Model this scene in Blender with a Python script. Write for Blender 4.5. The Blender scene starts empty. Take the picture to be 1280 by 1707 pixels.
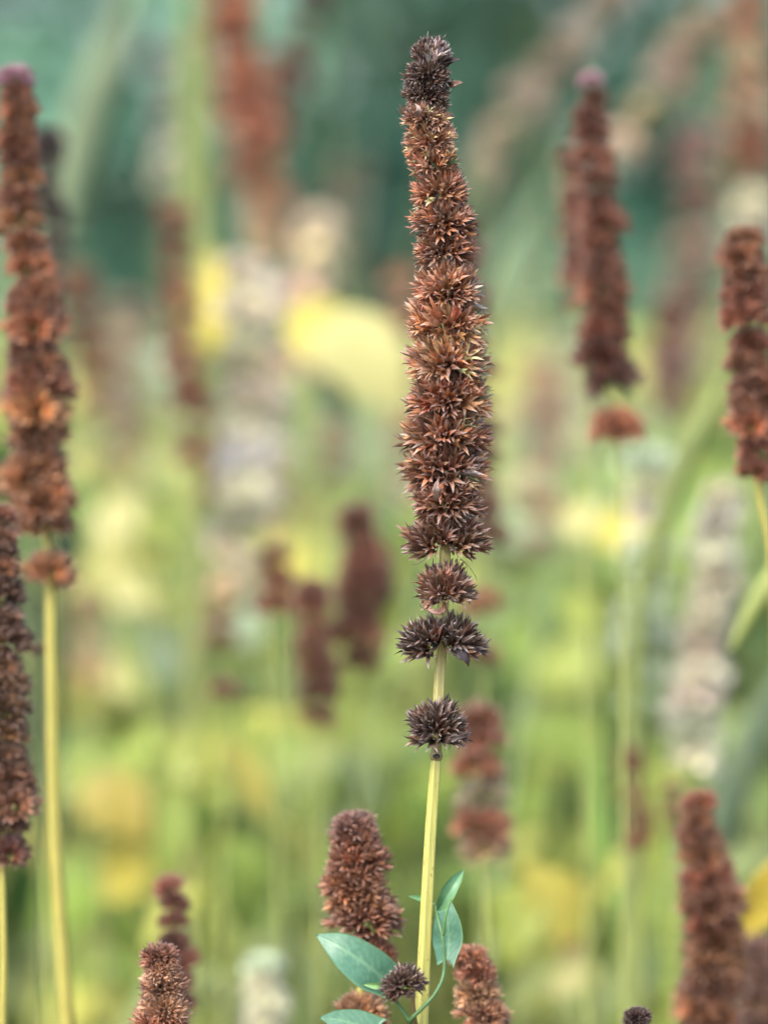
import bpy, math, random
import numpy as np
from mathutils import Vector, Matrix, noise as mnoise

rng = np.random.default_rng(7)
random.seed(7)
scene = bpy.context.scene
COL = scene.collection

# ------------------------------------------------------------------ camera
FPX, CX, CY = 6400.0, 640.0, 853.5          # focal length and centre in photo pixels
CAMH, PITCH, FOCUS = 1.05, math.radians(3.0), 0.90
cam_d = bpy.data.cameras.new('camera')
cam = bpy.data.objects.new('camera', cam_d); COL.objects.link(cam)
cam.location = (0, 0, CAMH)
cam.rotation_euler = (math.radians(90) - PITCH, 0, 0)
cam_d.sensor_fit = 'HORIZONTAL'
cam_d.sensor_width = 13.0
cam_d.lens = 65.0
cam_d.clip_start, cam_d.clip_end = 0.02, 500
cam_d.dof.use_dof = True
cam_d.dof.focus_distance = FOCUS
cam_d.dof.aperture_fstop = 2.95
cam_d.dof.aperture_blades = 0
scene.camera = cam

# ------------------------------------------------------------------ sky and sun (bright overcast)
SUN_EL, SUN_ROT = math.radians(48), math.radians(215)
world = bpy.data.worlds.new('World'); scene.world = world
world.use_nodes = True
wn = world.node_tree.nodes; wl = world.node_tree.links
sky = wn.new('ShaderNodeTexSky'); sky.sky_type = 'NISHITA'; sky.sun_disc = False
sky.sun_elevation, sky.sun_rotation = SUN_EL, SUN_ROT
sky.dust_density = 3.0; sky.air_density = 1.0; sky.ozone_density = 1.0
bg = wn['Background']; bg.inputs['Strength'].default_value = 0.15
wl.new(sky.outputs[0], bg.inputs['Color'])
sd = bpy.data.lights.new('sun', 'SUN'); sd.energy = 1.5; sd.angle = math.radians(25); sd.color = (1.0, 0.95, 0.86)
sun = bpy.data.objects.new('sun', sd); COL.objects.link(sun)
# direction towards the sun; Nishita rotation is clockwise from +Y
tosun = Vector((math.sin(SUN_ROT) * math.cos(SUN_EL), math.cos(SUN_ROT) * math.cos(SUN_EL), math.sin(SUN_EL)))
sun.rotation_euler = tosun.to_track_quat('Z', 'Y').to_euler()
sun.location = (0, 0, 5)
vs = scene.view_settings
vs.view_transform = 'Standard'; vs.look = 'None'; vs.gamma = 1.0; vs.use_curve_mapping = False
vs.exposure = 1.6
scene.render.engine = 'CYCLES'
scene.cycles.use_denoising = True
scene.cycles.max_bounces = 6
scene.cycles.transparent_max_bounces = 4

# ------------------------------------------------------------------ helpers
CA, SA = math.cos(PITCH), math.sin(PITCH)
def W(px, py, d):
    """photo pixel at distance d -> point in the garden"""
    x = (px - CX) / FPX * d; y = (CY - py) / FPX * d
    return np.array((x, d * CA + y * SA, CAMH - d * SA + y * CA))

def tag(o, label=None, cat=None, group=None, kind=None):
    if label: o['label'] = label
    if cat: o['category'] = cat
    if group: o['group'] = group
    if kind: o['kind'] = kind
    return o

def empty(name, loc):
    o = bpy.data.objects.new(name, None); COL.objects.link(o)
    o.empty_display_size = 0.02
    o.location = loc
    return o

def mesh_obj(name, me, parent=None, color=None):
    o = bpy.data.objects.new(name, me); COL.objects.link(o)
    if parent is not None: o.parent = parent
    if color is not None: o.color = (*color[:3], 1)
    return o

def make_mesh(name, verts, faces, mat, tint=None, tip=None, smooth=True):
    me = bpy.data.meshes.new(name)
    me.from_pydata([tuple(v) for v in verts], [], faces)
    set_attr(me, tint, tip)
    if smooth: me.polygons.foreach_set('use_smooth', np.ones(len(me.polygons), bool))
    me.materials.append(mat)
    return me

def set_attr(me, tint, tip):
    n = len(me.vertices)
    a = me.attributes.new('tint', 'FLOAT_COLOR', 'POINT')
    arr = np.ones((n, 4), np.float32)
    if tint is not None: arr[:, :3] = np.asarray(tint)
    a.data.foreach_set('color', arr.ravel())
    b = me.attributes.new('tip', 'FLOAT', 'POINT')
    b.data.foreach_set('value', np.zeros(n, np.float32) if tip is None else np.asarray(tip, np.float32))

def tri_mesh(name, V, T, mat, tint=None, tip=None, smooth=True):
    """fast path: all triangles"""
    V = np.asarray(V, np.float32); T = np.asarray(T, np.int32)
    me = bpy.data.meshes.new(name)
    me.vertices.add(len(V)); me.vertices.foreach_set('co', V.ravel())
    me.loops.add(T.size); me.loops.foreach_set('vertex_index', T.ravel())
    me.polygons.add(len(T))
    me.polygons.foreach_set('loop_start', np.arange(0, T.size, 3, dtype=np.int32))
    me.polygons.foreach_set('loop_total', np.full(len(T), 3, np.int32))
    if smooth: me.polygons.foreach_set('use_smooth', np.ones(len(T), bool))
    me.update(calc_edges=True)
    set_attr(me, tint, tip)
    me.materials.append(mat)
    return me

def frame_from(d, roll=0.0):
    d = d / np.linalg.norm(d)
    a = np.array((0, 0, 1.0)) if abs(d[2]) < .95 else np.array((1.0, 0, 0))
    x = np.cross(a, d); x /= np.linalg.norm(x); y = np.cross(d, x)
    c, s = math.cos(roll), math.sin(roll)
    return np.stack((c * x + s * y, -s * x + c * y, d), 1)     # columns

def spline(pts, n):
    """Catmull-Rom through pts (k,3+) resampled to n points"""
    P = np.asarray(pts, float)
    if len(P) < 3:
        t = np.linspace(0, 1, n)[:, None]; return P[0] * (1 - t) + P[-1] * t
    Q = np.vstack((2 * P[0] - P[1], P, 2 * P[-1] - P[-2])); out = []
    for u in np.linspace(0, len(P) - 1 - 1e-6, n):
        i = int(u); t = u - i
        a, b, c, d = Q[i], Q[i + 1], Q[i + 2], Q[i + 3]
        out.append(.5 * ((2 * b) + (c - a) * t + (2 * a - 5 * b + 4 * c - d) * t * t + (3 * b - a - 3 * c + d) * t ** 3))
    return np.array(out)

def tube(path, radii, prof):
    """sweep a closed 2-D profile along path; returns verts, quads"""
    path = np.asarray(path); n = len(path); k = len(prof); V = []; F = []
    T = np.gradient(path, axis=0)
    ref = np.array((1.0, 0, 0)) if abs(T[0][0] / np.linalg.norm(T[0])) < .9 else np.array((0, 1.0, 0))
    for i in range(n):
        t = T[i] / np.linalg.norm(T[i])
        y = np.cross(t, ref); y /= np.linalg.norm(y); x = np.cross(y, t); ref = x
        for (a, b) in prof: V.append(path[i] + radii[i] * (a * x + b * y))
    for i in range(n - 1):
        for j in range(k):
            F.append((i * k + j, i * k + (j + 1) % k, (i + 1) * k + (j + 1) % k, (i + 1) * k + j))
    F.append(tuple(range(k))[::-1]); F.append(tuple((n - 1) * k + j for j in range(k)))
    return V, F

ROUND6 = [(math.cos(a), math.sin(a)) for a in np.linspace(0, 2 * math.pi, 7)[:-1]]
ROUND10 = [(math.cos(a), math.sin(a)) for a in np.linspace(0, 2 * math.pi, 11)[:-1]]
# square mint-family stem: four rounded corner ribs and shallow channels
SQUARE = []
for q in range(4):
    for da, r in ((-26, .86), (-12, 1.0), (0, 1.04), (12, 1.0), (26, .86), (45, .80)):
        a = math.radians(q * 90 + 22 + da); SQUARE.append((r * math.cos(a), r * math.sin(a)))

# ------------------------------------------------------------------ materials
def new_mat(name):
    m = bpy.data.materials.new(name); m.use_nodes = True
    nt = m.node_tree; nt.nodes.clear()
    return m, nt, nt.nodes, nt.links

def tinted(nt):
    N, L = nt.nodes, nt.links
    at = N.new('ShaderNodeAttribute'); at.attribute_name = 'tint'
    oi = N.new('ShaderNodeObjectInfo')
    mx = N.new('ShaderNodeMix'); mx.data_type = 'RGBA'; mx.blend_type = 'MULTIPLY'; mx.inputs['Factor'].default_value = 1
    L.new(at.outputs['Color'], mx.inputs['A']); L.new(oi.outputs['Color'], mx.inputs['B'])
    return mx.outputs['Result']

def noise_val(nt, scale, detail=3, coord='Object', mapscale=None):
    N, L = nt.nodes, nt.links
    tc = N.new('ShaderNodeTexCoord'); nz = N.new('ShaderNodeTexNoise')
    nz.inputs['Scale'].default_value = scale; nz.inputs['Detail'].default_value = detail
    if mapscale:
        mp = N.new('ShaderNodeMapping'); mp.inputs['Scale'].default_value = mapscale
        L.new(tc.outputs[coord], mp.inputs['Vector']); L.new(mp.outputs['Vector'], nz.inputs['Vector'])
    else:
        L.new(tc.outputs[coord], nz.inputs['Vector'])
    return nz.outputs['Fac']

def ramp(nt, fac, stops):
    r = nt.nodes.new('ShaderNodeValToRGB'); nt.links.new(fac, r.inputs['Fac'])
    el = r.color_ramp.elements
    while len(el) < len(stops): el.new(.5)
    for e, (p, c) in zip(el, stops): e.position = p; e.color = (*c, 1)
    return r.outputs['Color']

def mixc(nt, fac, a, b, mode='MIX'):
    m = nt.nodes.new('ShaderNodeMix'); m.data_type = 'RGBA'; m.blend_type = mode
    for k, v in (('Factor', fac), ('A', a), ('B', b)):
        if isinstance(v, (int, float)): m.inputs[k].default_value = v
        elif isinstance(v, tuple): m.inputs[k].default_value = (*v, 1)
        else: nt.links.new(v, m.inputs[k])
    return m.outputs['Result']

def finish(nt, color, rough, transl=0.0, spec=.5, bump=None, bstr=.2, bdist=.0004, tcol=None):
    N, L = nt.nodes, nt.links
    p = N.new('ShaderNodeBsdfPrincipled'); L.new(color, p.inputs['Base Color'])
    p.inputs['Roughness'].default_value = rough; p.inputs['Specular IOR Level'].default_value = spec
    out = N.new('ShaderNodeOutputMaterial')
    if bump is not None:
        b = N.new('ShaderNodeBump'); b.inputs['Strength'].default_value = bstr; b.inputs['Distance'].default_value = bdist
        L.new(bump, b.inputs['Height']); L.new(b.outputs['Normal'], p.inputs['Normal'])
    if transl > 0:
        t = N.new('ShaderNodeBsdfTranslucent'); L.new(tcol or color, t.inputs['Color'])
        ms = N.new('ShaderNodeMixShader'); ms.inputs[0].default_value = transl
        L.new(p.outputs[0], ms.inputs[1]); L.new(t.outputs[0], ms.inputs[2]); L.new(ms.outputs[0], out.inputs['Surface'])
    else:
        L.new(p.outputs[0], out.inputs['Surface'])

# dry papery calyx: its own tint, paler bleached teeth, fine lengthwise fibre
M_CALYX, nt, _, _ = new_mat('dry_calyx')
base = tinted(nt)
nz = noise_val(nt, 900, 2)
base = mixc(nt, 1.0, base, ramp(nt, nz, [(.3, (.62, .6, .6)), (.7, (1.25, 1.2, 1.15))]), 'MULTIPLY')
tipa = nt.nodes.new('ShaderNodeAttribute'); tipa.attribute_name = 'tip'
base = mixc(nt, tipa.outputs['Fac'], base, (.40, .345, .33))
finish(nt, base, .42, .2, .6, nz, .35, .0003)

# bindweed / hyssop leaves
M_LEAF, nt, _, _ = new_mat('leaf')
base = tinted(nt)
nz = noise_val(nt, 60, 3)
base = mixc(nt, 1.0, base, ramp(nt, nz, [(.3, (.8, .82, .8)), (.7, (1.15, 1.12, 1.1))]), 'MULTIPLY')
finish(nt, base, .5, .38, .4)

M_VINE, nt, _, _ = new_mat('bindweed_leaf')
base = tinted(nt)
nz = noise_val(nt, 700, 4)
base = mixc(nt, 1.0, base, ramp(nt, nz, [(.35, (.82, .86, .84)), (.7, (1.14, 1.1, 1.12))]), 'MULTIPLY')
tipa = nt.nodes.new('ShaderNodeAttribute'); tipa.attribute_name = 'tip'
base = mixc(nt, tipa.outputs['Fac'], base, (.22, .40, .22))
finish(nt, base, .42, .30, .5, noise_val(nt, 1600, 3), .25, .0002)

# hyssop stem: straw yellow-green, lengthwise fibres, brown flecks
M_STEM, nt, _, _ = new_mat('stem_skin')
base = tinted(nt)
fib = noise_val(nt, 1.0, 3, 'Object', (2200, 2200, 60))
base = mixc(nt, 1.0, base, ramp(nt, fib, [(.3, (.78, .82, .7)), (.68, (1.12, 1.08, 1.05))]), 'MULTIPLY')
fleck = ramp(nt, noise_val(nt, 1.0, 2, 'Object', (1500, 1500, 700)), [(.62, (0, 0, 0)), (.72, (.8, .8, .8))])
base = mixc(nt, fleck, base, (.22, .13, .05))
finish(nt, base, .45, .10, .5, fib, .25, .0003)

M_GROUND, nt, _, _ = new_mat('soil')
finish(nt, ramp(nt, noise_val(nt, 9, 6), [(.3, (.035, .03, .018)), (.6, (.07, .06, .03)), (.8, (.06, .085, .03))]), .9, 0, .2, noise_val(nt, 40, 5), .6, .02)

# ------------------------------------------------------------------ ground
gv, gf = [], []
G = 60
xs = np.concatenate((-np.geomspace(150, .3, 24), np.linspace(-.25, .25, 6), np.geomspace(.3, 150, 24)))
ys = xs + 3
for i, x in enumerate(xs):
    for j, y in enumerate(ys):
        gv.append((x, y, -.012 + .02 * mnoise.noise((x * 1.7, y * 1.7, 0)) * (1 if abs(x) < 20 else 0) - .01))
n = len(xs)
for i in range(n - 1):
    for j in range(n - 1): gf.append((i * n + j, (i + 1) * n + j, (i + 1) * n + j + 1, i * n + j + 1))
tag(mesh_obj('ground', make_mesh('ground', gv, gf, M_GROUND)), 'dark garden soil under the plants', kind='structure')

# ------------------------------------------------------------------ calyx templates
def calyx_hi(seed):
    """ribbed five-toothed tube along +z, length 1, as triangles"""
    r = np.random.default_rng(seed)
    open_ = r.uniform(.20, .36); curl = r.uniform(-.02, .16)
    V, T, tip = [], [], []
    for z, rad in ((0, .055), (.16, .120), (.38, .165), (.56, .170)):
        for k in range(10):
            a = 2 * math.pi * k / 10
            rr = rad * (1.10 if k % 2 == 0 else .86)
            V.append((rr * math.cos(a), rr * math.sin(a), z + (.03 if k % 2 and z == .56 else 0) * 0)); tip.append(0 if z < .5 else .06)
    for q in range(3):
        for k in range(10):
            a, b = q * 10 + k, q * 10 + (k + 1) % 10; c, d = b + 10, a + 10
            T += [(a, b, c), (a, c, d)]
    for k in range(5):
        c = 30 + 2 * k; s0 = 30 + (2 * k - 1) % 10; s1 = 30 + (2 * k + 1) % 10
        a = 2 * math.pi * (2 * k) / 10 + r.uniform(-.12, .12)
        L = r.uniform(.86, 1.10); o = open_ * r.uniform(.75, 1.35); w = .42
        er = np.array((math.cos(a), math.sin(a), 0)); et = np.array((-math.sin(a), math.cos(a), 0))
        zm = .6 + (L - .6) * .5; rm = .17 + (o - .15) * .42
        m = er * rm + np.array((0, 0, zm)); tp = er * (o + curl) + np.array((0, 0, L)) + et * r.uniform(-.03, .03)
        i = len(V)
        V += [tuple(m - et * .064 - er * .012), tuple(m + er * .018), tuple(m + et * .064 - er * .012), tuple(tp)]
        tip += [.16, .03, .16, .85]
        T += [(s0, c, i + 1), (s0, i + 1, i), (c, s1, i + 2), (c, i + 2, i + 1), (i, i + 1, i + 3), (i + 1, i + 2, i + 3)]
    return np.array(V), np.array(T), np.array(tip)

def calyx_lo(seed):
    r = np.random.default_rng(seed)
    V, T, tip = [], [], []
    for z, rad in ((0, .07), (.58, .16)):
        for k in range(5):
            a = 2 * math.pi * k / 5; V.append((rad * math.cos(a), rad * math.sin(a), z)); tip.append(0)
    o = r.uniform(.2, .34)
    for k in range(5):
        a, b = k, (k + 1) % 5; T += [(a, b, b + 5), (a, b + 5, a + 5)]
        t = 2 * math.pi * (k + .5) / 5; V.append((o * math.cos(t), o * math.sin(t), r.uniform(.9, 1.08))); tip.append(.7)
        T.append((a + 5, b + 5, 10 + k))
    return np.array(V), np.array(T), np.array(tip)

HI = [calyx_hi(100 + i) for i in range(14)]
LO = [calyx_lo(200 + i) for i in range(6)]

def whorl_layout(seed, per=44, az0=0.0, droop=.0, split=.0):
    """base point, direction, length of each calyx of one whorl (two opposite cymes), reach = 1"""
    r = np.random.default_rng(seed); out = []
    for cy in (0, 1):
        az = az0 + cy * math.pi
        ax = np.array((math.cos(az) * math.cos(.62), math.sin(az) * math.cos(.62), math.sin(.62)))
        F = frame_from(ax)
        org = np.array((math.cos(az) * .20, math.sin(az) * .20, .04))
        nn = per + int(r.integers(-4, 5)); maxa = math.radians(100)
        for i in range(nn):
            ct = 1 - (i + .5) / nn * (1 - math.cos(maxa))
            th = math.acos(ct) + r.normal(0, .09); ph = i * 2.39996 + r.normal(0, .16)
            d = F @ np.array((math.sin(th) * math.cos(ph), math.sin(th) * math.sin(ph), math.cos(th)))
            d[2] += .10 + .30 * droop; d /= np.linalg.norm(d)
            # keep clear of the other cyme
            side = d[0] * math.cos(az) + d[1] * math.sin(az)
            if side < -.25 and r.random() < .8: continue
            if d[2] < (-.55 if split == 0 else -.34 if split < 1 else -.22): continue
            start = r.uniform(.22, .38); L = r.uniform(.48, .66)
            out.append((org + d * start, d, L, r.uniform(0, 6.28)))
    return out

def assemble(items, tmpl, fat=1.0, tints=None, seed=0):
    r = np.random.default_rng(seed); Vs, Ts, Cs, Ps = [], [], [], []; o = 0
    for k, (b, d, L, roll) in enumerate(items):
        V, T, tp = tmpl[int(r.integers(len(tmpl)))]
        M = frame_from(d, roll)
        S = np.array((L * fat, L * fat, L)) * np.array((r.uniform(.85, 1.15),) * 2 + (1,))
        Vw = (V * S) @ M.T + b
        # slight bend
        Vw[:, 2] += (V[:, 2] ** 2) * L * r.normal(.03, .04)
        Vs.append(Vw); Ts.append(T + o); o += len(V)
        c = np.ones(3) * np.exp(r.normal(0, .32)) if tints is None else np.asarray(tints[k])
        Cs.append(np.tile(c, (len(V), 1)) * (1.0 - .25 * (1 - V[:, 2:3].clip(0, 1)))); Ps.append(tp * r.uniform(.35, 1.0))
    return np.vstack(Vs), np.vstack(Ts), np.vstack(Cs), np.concatenate(Ps)

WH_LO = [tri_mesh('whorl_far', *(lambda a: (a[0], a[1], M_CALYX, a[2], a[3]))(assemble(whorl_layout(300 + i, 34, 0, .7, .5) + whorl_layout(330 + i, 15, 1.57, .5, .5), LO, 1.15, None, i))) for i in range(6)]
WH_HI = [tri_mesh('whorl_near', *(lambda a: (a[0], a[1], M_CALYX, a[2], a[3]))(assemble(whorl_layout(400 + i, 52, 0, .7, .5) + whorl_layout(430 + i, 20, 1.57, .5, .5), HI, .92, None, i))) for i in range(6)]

# calyx colours (linear)
DARK = (.075, .043, .030); UMBER = (.145, .073, .044); BROWN = (.26, .125, .072); RUST = (.35, .152, .074)
ORANGE = (.46, .225, .10); TAN = (.58, .37, .22); VIOLET = (.46, .38, .39); GREEN = (.38, .42, .23); PALE = (1.0, 1.0, .76); BEIGE = (.68, .56, .41)
PINK = (.42, .24, .30); MAROON = (.23, .090, .050)
STRAW = (.40, .36, .09); STEMG = (.24, .30, .07)

NAMED = (DARK, UMBER, BROWN, RUST, ORANGE, TAN, VIOLET, GREEN, PALE, BEIGE, PINK, MAROON)

def jitter(c, r, s=.2):
    f = math.exp(r.normal(0, s)); return tuple(min(1.05, x * f * math.exp(r.normal(0, s * .3))) for x in c)

def axis_fn(pts):
    P = sorted(pts, key=lambda p: p[1]); ys_ = [p[1] for p in P]; xs_ = [p[0] for p in P]
    S = spline([(x, y, 0) for x, y in P], 80)
    def f(y):
        if y >= ys_[-1]: return xs_[-1] + (y - ys_[-1]) * 0
        if y <= ys_[0]: return xs_[0]
        return float(np.interp(y, S[:, 1], S[:, 0]))
    return f

def build_stem(root, f, y0, y1, d, w0, w1, color, prof=ROUND6, n=24, name='stem', tint=None):
    """stem from pixel row y0 down to the frame bottom row y1 and on to the soil at the root"""
    base = np.array(root.location)
    path = [W(f(y), y, d) for y in np.linspace(y0, y1, n)]
    last = path[-1]
    for t in (.25, .5, .75, 1.0):
        path.append(last * (1 - t) + base * t)
    rad = np.concatenate((np.linspace(w0, w1, n), np.linspace(w1, w1 * 1.15, 5)[1:])) / FPX * d / 2
    V, F = tube(np.array(path) - base, rad, prof)
    return mesh_obj(name, make_mesh(name, V, F, M_STEM), root, color)

def lift(c):
    m = max(c); g = 1.15 if m < .14 else (1.5 if m < .3 else 1.7)
    return tuple(min(1.0, x * g) for x in c)

def hyssop(label, pts, d, span, hw, pitch, color, near=False, extra=(), tipc=None, group=None, stemc=STRAW, seed=0, lean=0.0,
           gap_color=None, mix=None, stemw=(9, 15), foot=1707, zs=1.0):
    """one flowering hyssop stem that has gone to seed; pts are pixel points of its axis"""
    r = np.random.default_rng(1000 + seed)
    if color not in NAMED: color = lift(color)
    if d > 1.08 and stemc == STRAW: stemc = (.36, .40, .13); stemw = (4, 7)
    if d > 1.1: hw = (hw[0] * 1.15, hw[1] * 1.15)
    pitch *= .74 if zs == 1 else .8
    f = axis_fn(pts)
    P = W(f(foot), foot, d)
    root = empty('hyssop_plant', (P[0] + lean, P[1] + r.uniform(-.01, .01), 0))
    tag(root, label, 'plant', group or 'hyssop seed spikes in the border')
    sc = d / FPX
    build_stem(root, f, span[0] + 6, foot, d, stemw[0] * .6 , stemw[1], stemc, ROUND10 if near else ROUND6)
    base = np.array(root.location)
    rows = []
    y = span[0] + pitch * .9; k = 0
    while y < span[1]:
        t = (y - span[0]) / max(1, span[1] - span[0])
        rows.append((y, (hw[0] + (hw[1] - hw[0]) * min(1, t * 1.6)) * (.80 if t > .86 and not extra else 1.0))); y += pitch * r.uniform(.86, 1.14) * (.75 if t < .2 else 1); k += 1
    rows += list(extra)
    meshes = WH_HI if near else WH_LO
    for i, row in enumerate(rows):
        y, h = row[0], row[1]
        t = (y - span[0]) / max(1, span[1] - span[0])
        c = color
        if mix is not None and r.random() < .6:
            m_ = mix[int(r.integers(len(mix)))]; m_ = m_ if m_ in NAMED else lift(m_); q_ = r.uniform(.25, .8) if d < 1.15 else r.uniform(.4, 1)
            c = tuple(a * (1 - q_) + b * q_ for a, b in zip(c, m_))
        if tipc is not None and i < 1: c = tipc
        if len(row) > 2: c = row[2]
        o = mesh_obj('flower_whorl', meshes[int(r.integers(len(meshes)))], root, jitter(c, r, .16))
        dx = (f(y + 12) - f(y - 12)) / 24
        hwm = h * r.uniform(.78, 1.06) * sc
        pos = W(f(y) + r.normal(0, h * .10), y, d) - base
        o.location = pos
        o.rotation_euler = (r.normal(0, .12), math.atan(-dx) + r.normal(0, .12), (i % 2) * 1.5708 + r.normal(.35, .2))
        o.scale = (hwm, hwm, hwm * zs * r.uniform(.9, 1.08))
    if d > 1.32: FAR.append((root, f, span, d))
    return root
FAR = []

# ------------------------------------------------------------------ the hyssop spike in focus
MAIN_D = FOCUS
main_axis = [(716, 62), (715, 150), (722, 230), (735, 330), (743, 430), (746, 560), (747, 700), (745, 820), (742, 920), (739, 1000),
             (735, 1090), (730, 1180), (727, 1262), (717, 1400), (706, 1620), (702, 1707)]
fM = axis_fn(main_axis)
Pm = W(700, 1707, MAIN_D)
main = empty('hyssop_plant', (Pm[0] - .012, Pm[1] + .01, 0))
tag(main, 'tall sharply focused brown seed spike with dark separate whorls low on its yellow stem', 'plant', 'hyssop seed spikes in the border')
mb = np.array(main.location)
SC = MAIN_D / FPX
# stem: upper piece down to the node at 1258, then the thicker yellow-green piece
upath = [W(fM(y), y, MAIN_D) for y in np.linspace(75, 1256, 50)]
V, F = tube(np.array(upath) - mb, np.interp(np.linspace(75, 1256, 50), [75, 700, 1000, 1256], [8, 16, 20, 17]) * SC / 2, SQUARE)
mesh_obj('stem', make_mesh('stem', V, F, M_STEM), main, (.46, .41, .17))
lo_y = np.linspace(1262, 1707, 36)
lpath = [W(fM(y), y, MAIN_D) for y in lo_y]
for t in (.2, .4, .6, .8, 1): lpath.append(np.array(lpath[35]) * (1 - t) + mb * t)
lr = np.concatenate((np.interp(lo_y, [1262, 1285, 1500, 1707], [15, 18.5, 21, 24]), np.linspace(24.5, 30, 5))) * SC / 2
V, F = tube(np.array(lpath) - mb, lr, SQUARE)
mesh_obj('stem', make_mesh('stem', V, F, M_STEM), main, (.48, .46, .135))
# node collar with a dark bud scar
yy = np.linspace(1250, 1268, 9)
V, F = tube(np.array([W(fM(y), y, MAIN_D) for y in yy]) - mb, np.array([17, 19, 21, 22.5, 22, 22.5, 21, 19, 17]) * SC / 2, SQUARE)
node_o = mesh_obj('stem_node', make_mesh('stem_node', V, F, M_STEM), main, (.30, .25, .12))
c = W(727, 1259.5, MAIN_D) - mb + np.array((0, -11.5 * SC, 0)); V, F = [], []
for i, (rr, dy) in enumerate(((4.6, 2.2), (5.2, 0), (4.4, -1.5), (2.4, -1.6), (1.6, -.2))):
    for a in np.linspace(0, 2 * math.pi, 13)[:-1]: V.append(c + np.array((math.cos(a) * rr * 1.15, dy, math.sin(a) * rr * .8)) * SC)
for i in range(4):
    for j in range(12): F.append((i * 12 + j, i * 12 + (j + 1) % 12, (i + 1) * 12 + (j + 1) % 12, (i + 1) * 12 + j))
F.append(tuple(48 + j for j in range(12)))
mesh_obj('bud_scar', make_mesh('bud_scar', V, F, M_CALYX), node_o, (.03, .018, .014))

MW = [  # top row, bottom row, left, right, azimuth of cymes, main colours
    (56, 108, 681, 758, .3, (DARK, UMBER, VIOLET)), (92, 140, 672, 752, 1.4, (DARK, DARK, UMBER)), (122, 172, 668, 748, .1, (DARK, UMBER, DARK)),
    (160, 212, 662, 757, 1.2, (UMBER, BROWN, TAN)), (188, 250, 664, 765, .4, (BROWN, TAN, BROWN, RUST)), (228, 290, 672, 772, 1.3, (BROWN, RUST, TAN, UMBER)),
    (272, 336, 679, 788, .2, (BROWN, RUST, BROWN)), (322, 388, 682, 796, 1.2, (BROWN, UMBER, RUST)), (372, 432, 689, 792, .5, (BROWN, UMBER, RUST)),
    (426, 502, 685, 806, 1.45, (BROWN, RUST, TAN, RUST)), (488, 560, 677, 811, .2, (RUST, ORANGE, TAN, RUST)), (546, 626, 672, 818, 1.3, (RUST, ORANGE, BROWN, TAN)),
    (608, 684, 675, 822, .3, (RUST, RUST, BROWN, UMBER)), (670, 746, 670, 820, 1.5, (RUST, BROWN, RUST, UMBER)), (728, 802, 672, 812, .2, (BROWN, BROWN, UMBER, RUST)),
    (784, 854, 684, 808, 1.3, (BROWN, UMBER, BROWN)), (850, 932, 672, 815, .15, (UMBER, BROWN, UMBER, BROWN)), (924, 1012, 686, 799, 1.55, (UMBER, BROWN, BROWN, UMBER)),
    (1022, 1098, 670, 801, .22, (DARK, UMBER, DARK)), (1157, 1240, 672, 783, 1.50, (DARK, DARK, UMBER)),
]
front = []      # (visibility score, whorl index, item, colour)
whorl_objs = []; whorl_rest = []
rm = np.random.default_rng(55)
for w, (yt, yb, xl, xr, az, cols) in enumerate(MW):
    hwp = (xr - xl) / 2; hwp *= (.98, 1.04, 1.08, 1.08)[w - 16] if w > 15 else (1.0, 1.02, 1.02, .90, .88, .88, .9)[w] if w < 7 else .99; yn = yb - hwp * .20 if w > 15 else yb - hwp * .16
    zsc = (yn - yt) / (hwp * 1.02)
    if 0 < w < 16: zsc *= 1.02
    xc = (xl + xr) / 2 * .75 + fM((yt + yb) / 2) * .25
    cen = W(xc, yn, MAIN_D)
    items = whorl_layout(700 + w, (60 if w > 8 else 50) if w < 16 else 62, az + rm.normal(0, .25) * (w < 16), 1.0 if w < 16 else .9, 0 if w < 16 else 1)
    if w < 16: items += whorl_layout(950 + w, 34, az + 1.57, .7, 0)
    if w == 0:   # crown of the spike: calyces stand upright
        items = [(b, np.array((d_[0] * .7, d_[1] * .7, abs(d_[2]) + .35)) / np.linalg.norm((d_[0] * .7, d_[1] * .7, abs(d_[2]) + .35)), L, q) for b, d_, L, q in items]
    S = hwp * SC
    rest = []
    for (b, d_, L, q) in items:
        col = cols[int(rm.integers(len(cols)))]
        # right side of these whorls carries some greenish, tan and violet grey calyces
        if 8 < w < 15 and d_[0] > .62 and rm.random() < .5: col = (VIOLET, TAN, GREEN)[int(rm.integers(3))]
        if 3 < w < 7 and rm.random() < .05: col = GREEN
        if w < 16 and rm.random() < .07: continue      # lost calyces
        if rm.random() < .15: L *= rm.uniform(.75, 1.22)
        col = jitter(col, rm, .24)
        if 3 <= w <= 15: col = tuple(min(.8, x * g_) for x, g_ in zip(col, (1.22, 1.16, 1.12)))
        b2 = np.array((b[0], b[1], b[2] * zsc)); d2 = np.array((d_[0], d_[1], d_[2] * zsc)); ln = np.linalg.norm(d2); L2 = L * (.5 + .5 * ln)
        it = (b2, d2 / ln, L2, q, col)
        score = -d2[1] / ln + .35 * rm.random() + .15 * abs(d2[0])
        rest.append((score, it))
    front += [(s, w, k) for k, (s, it) in enumerate(rest)]
    whorl_rest.append((cen, S, rest))
front.sort(reverse=True, key=lambda t: t[0])
chosen = set((w, k) for s, w, k in front[:300])
CAL = [tri_mesh('calyx', V, T, M_CALYX, None, tp) for V, T, tp in HI]
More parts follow.
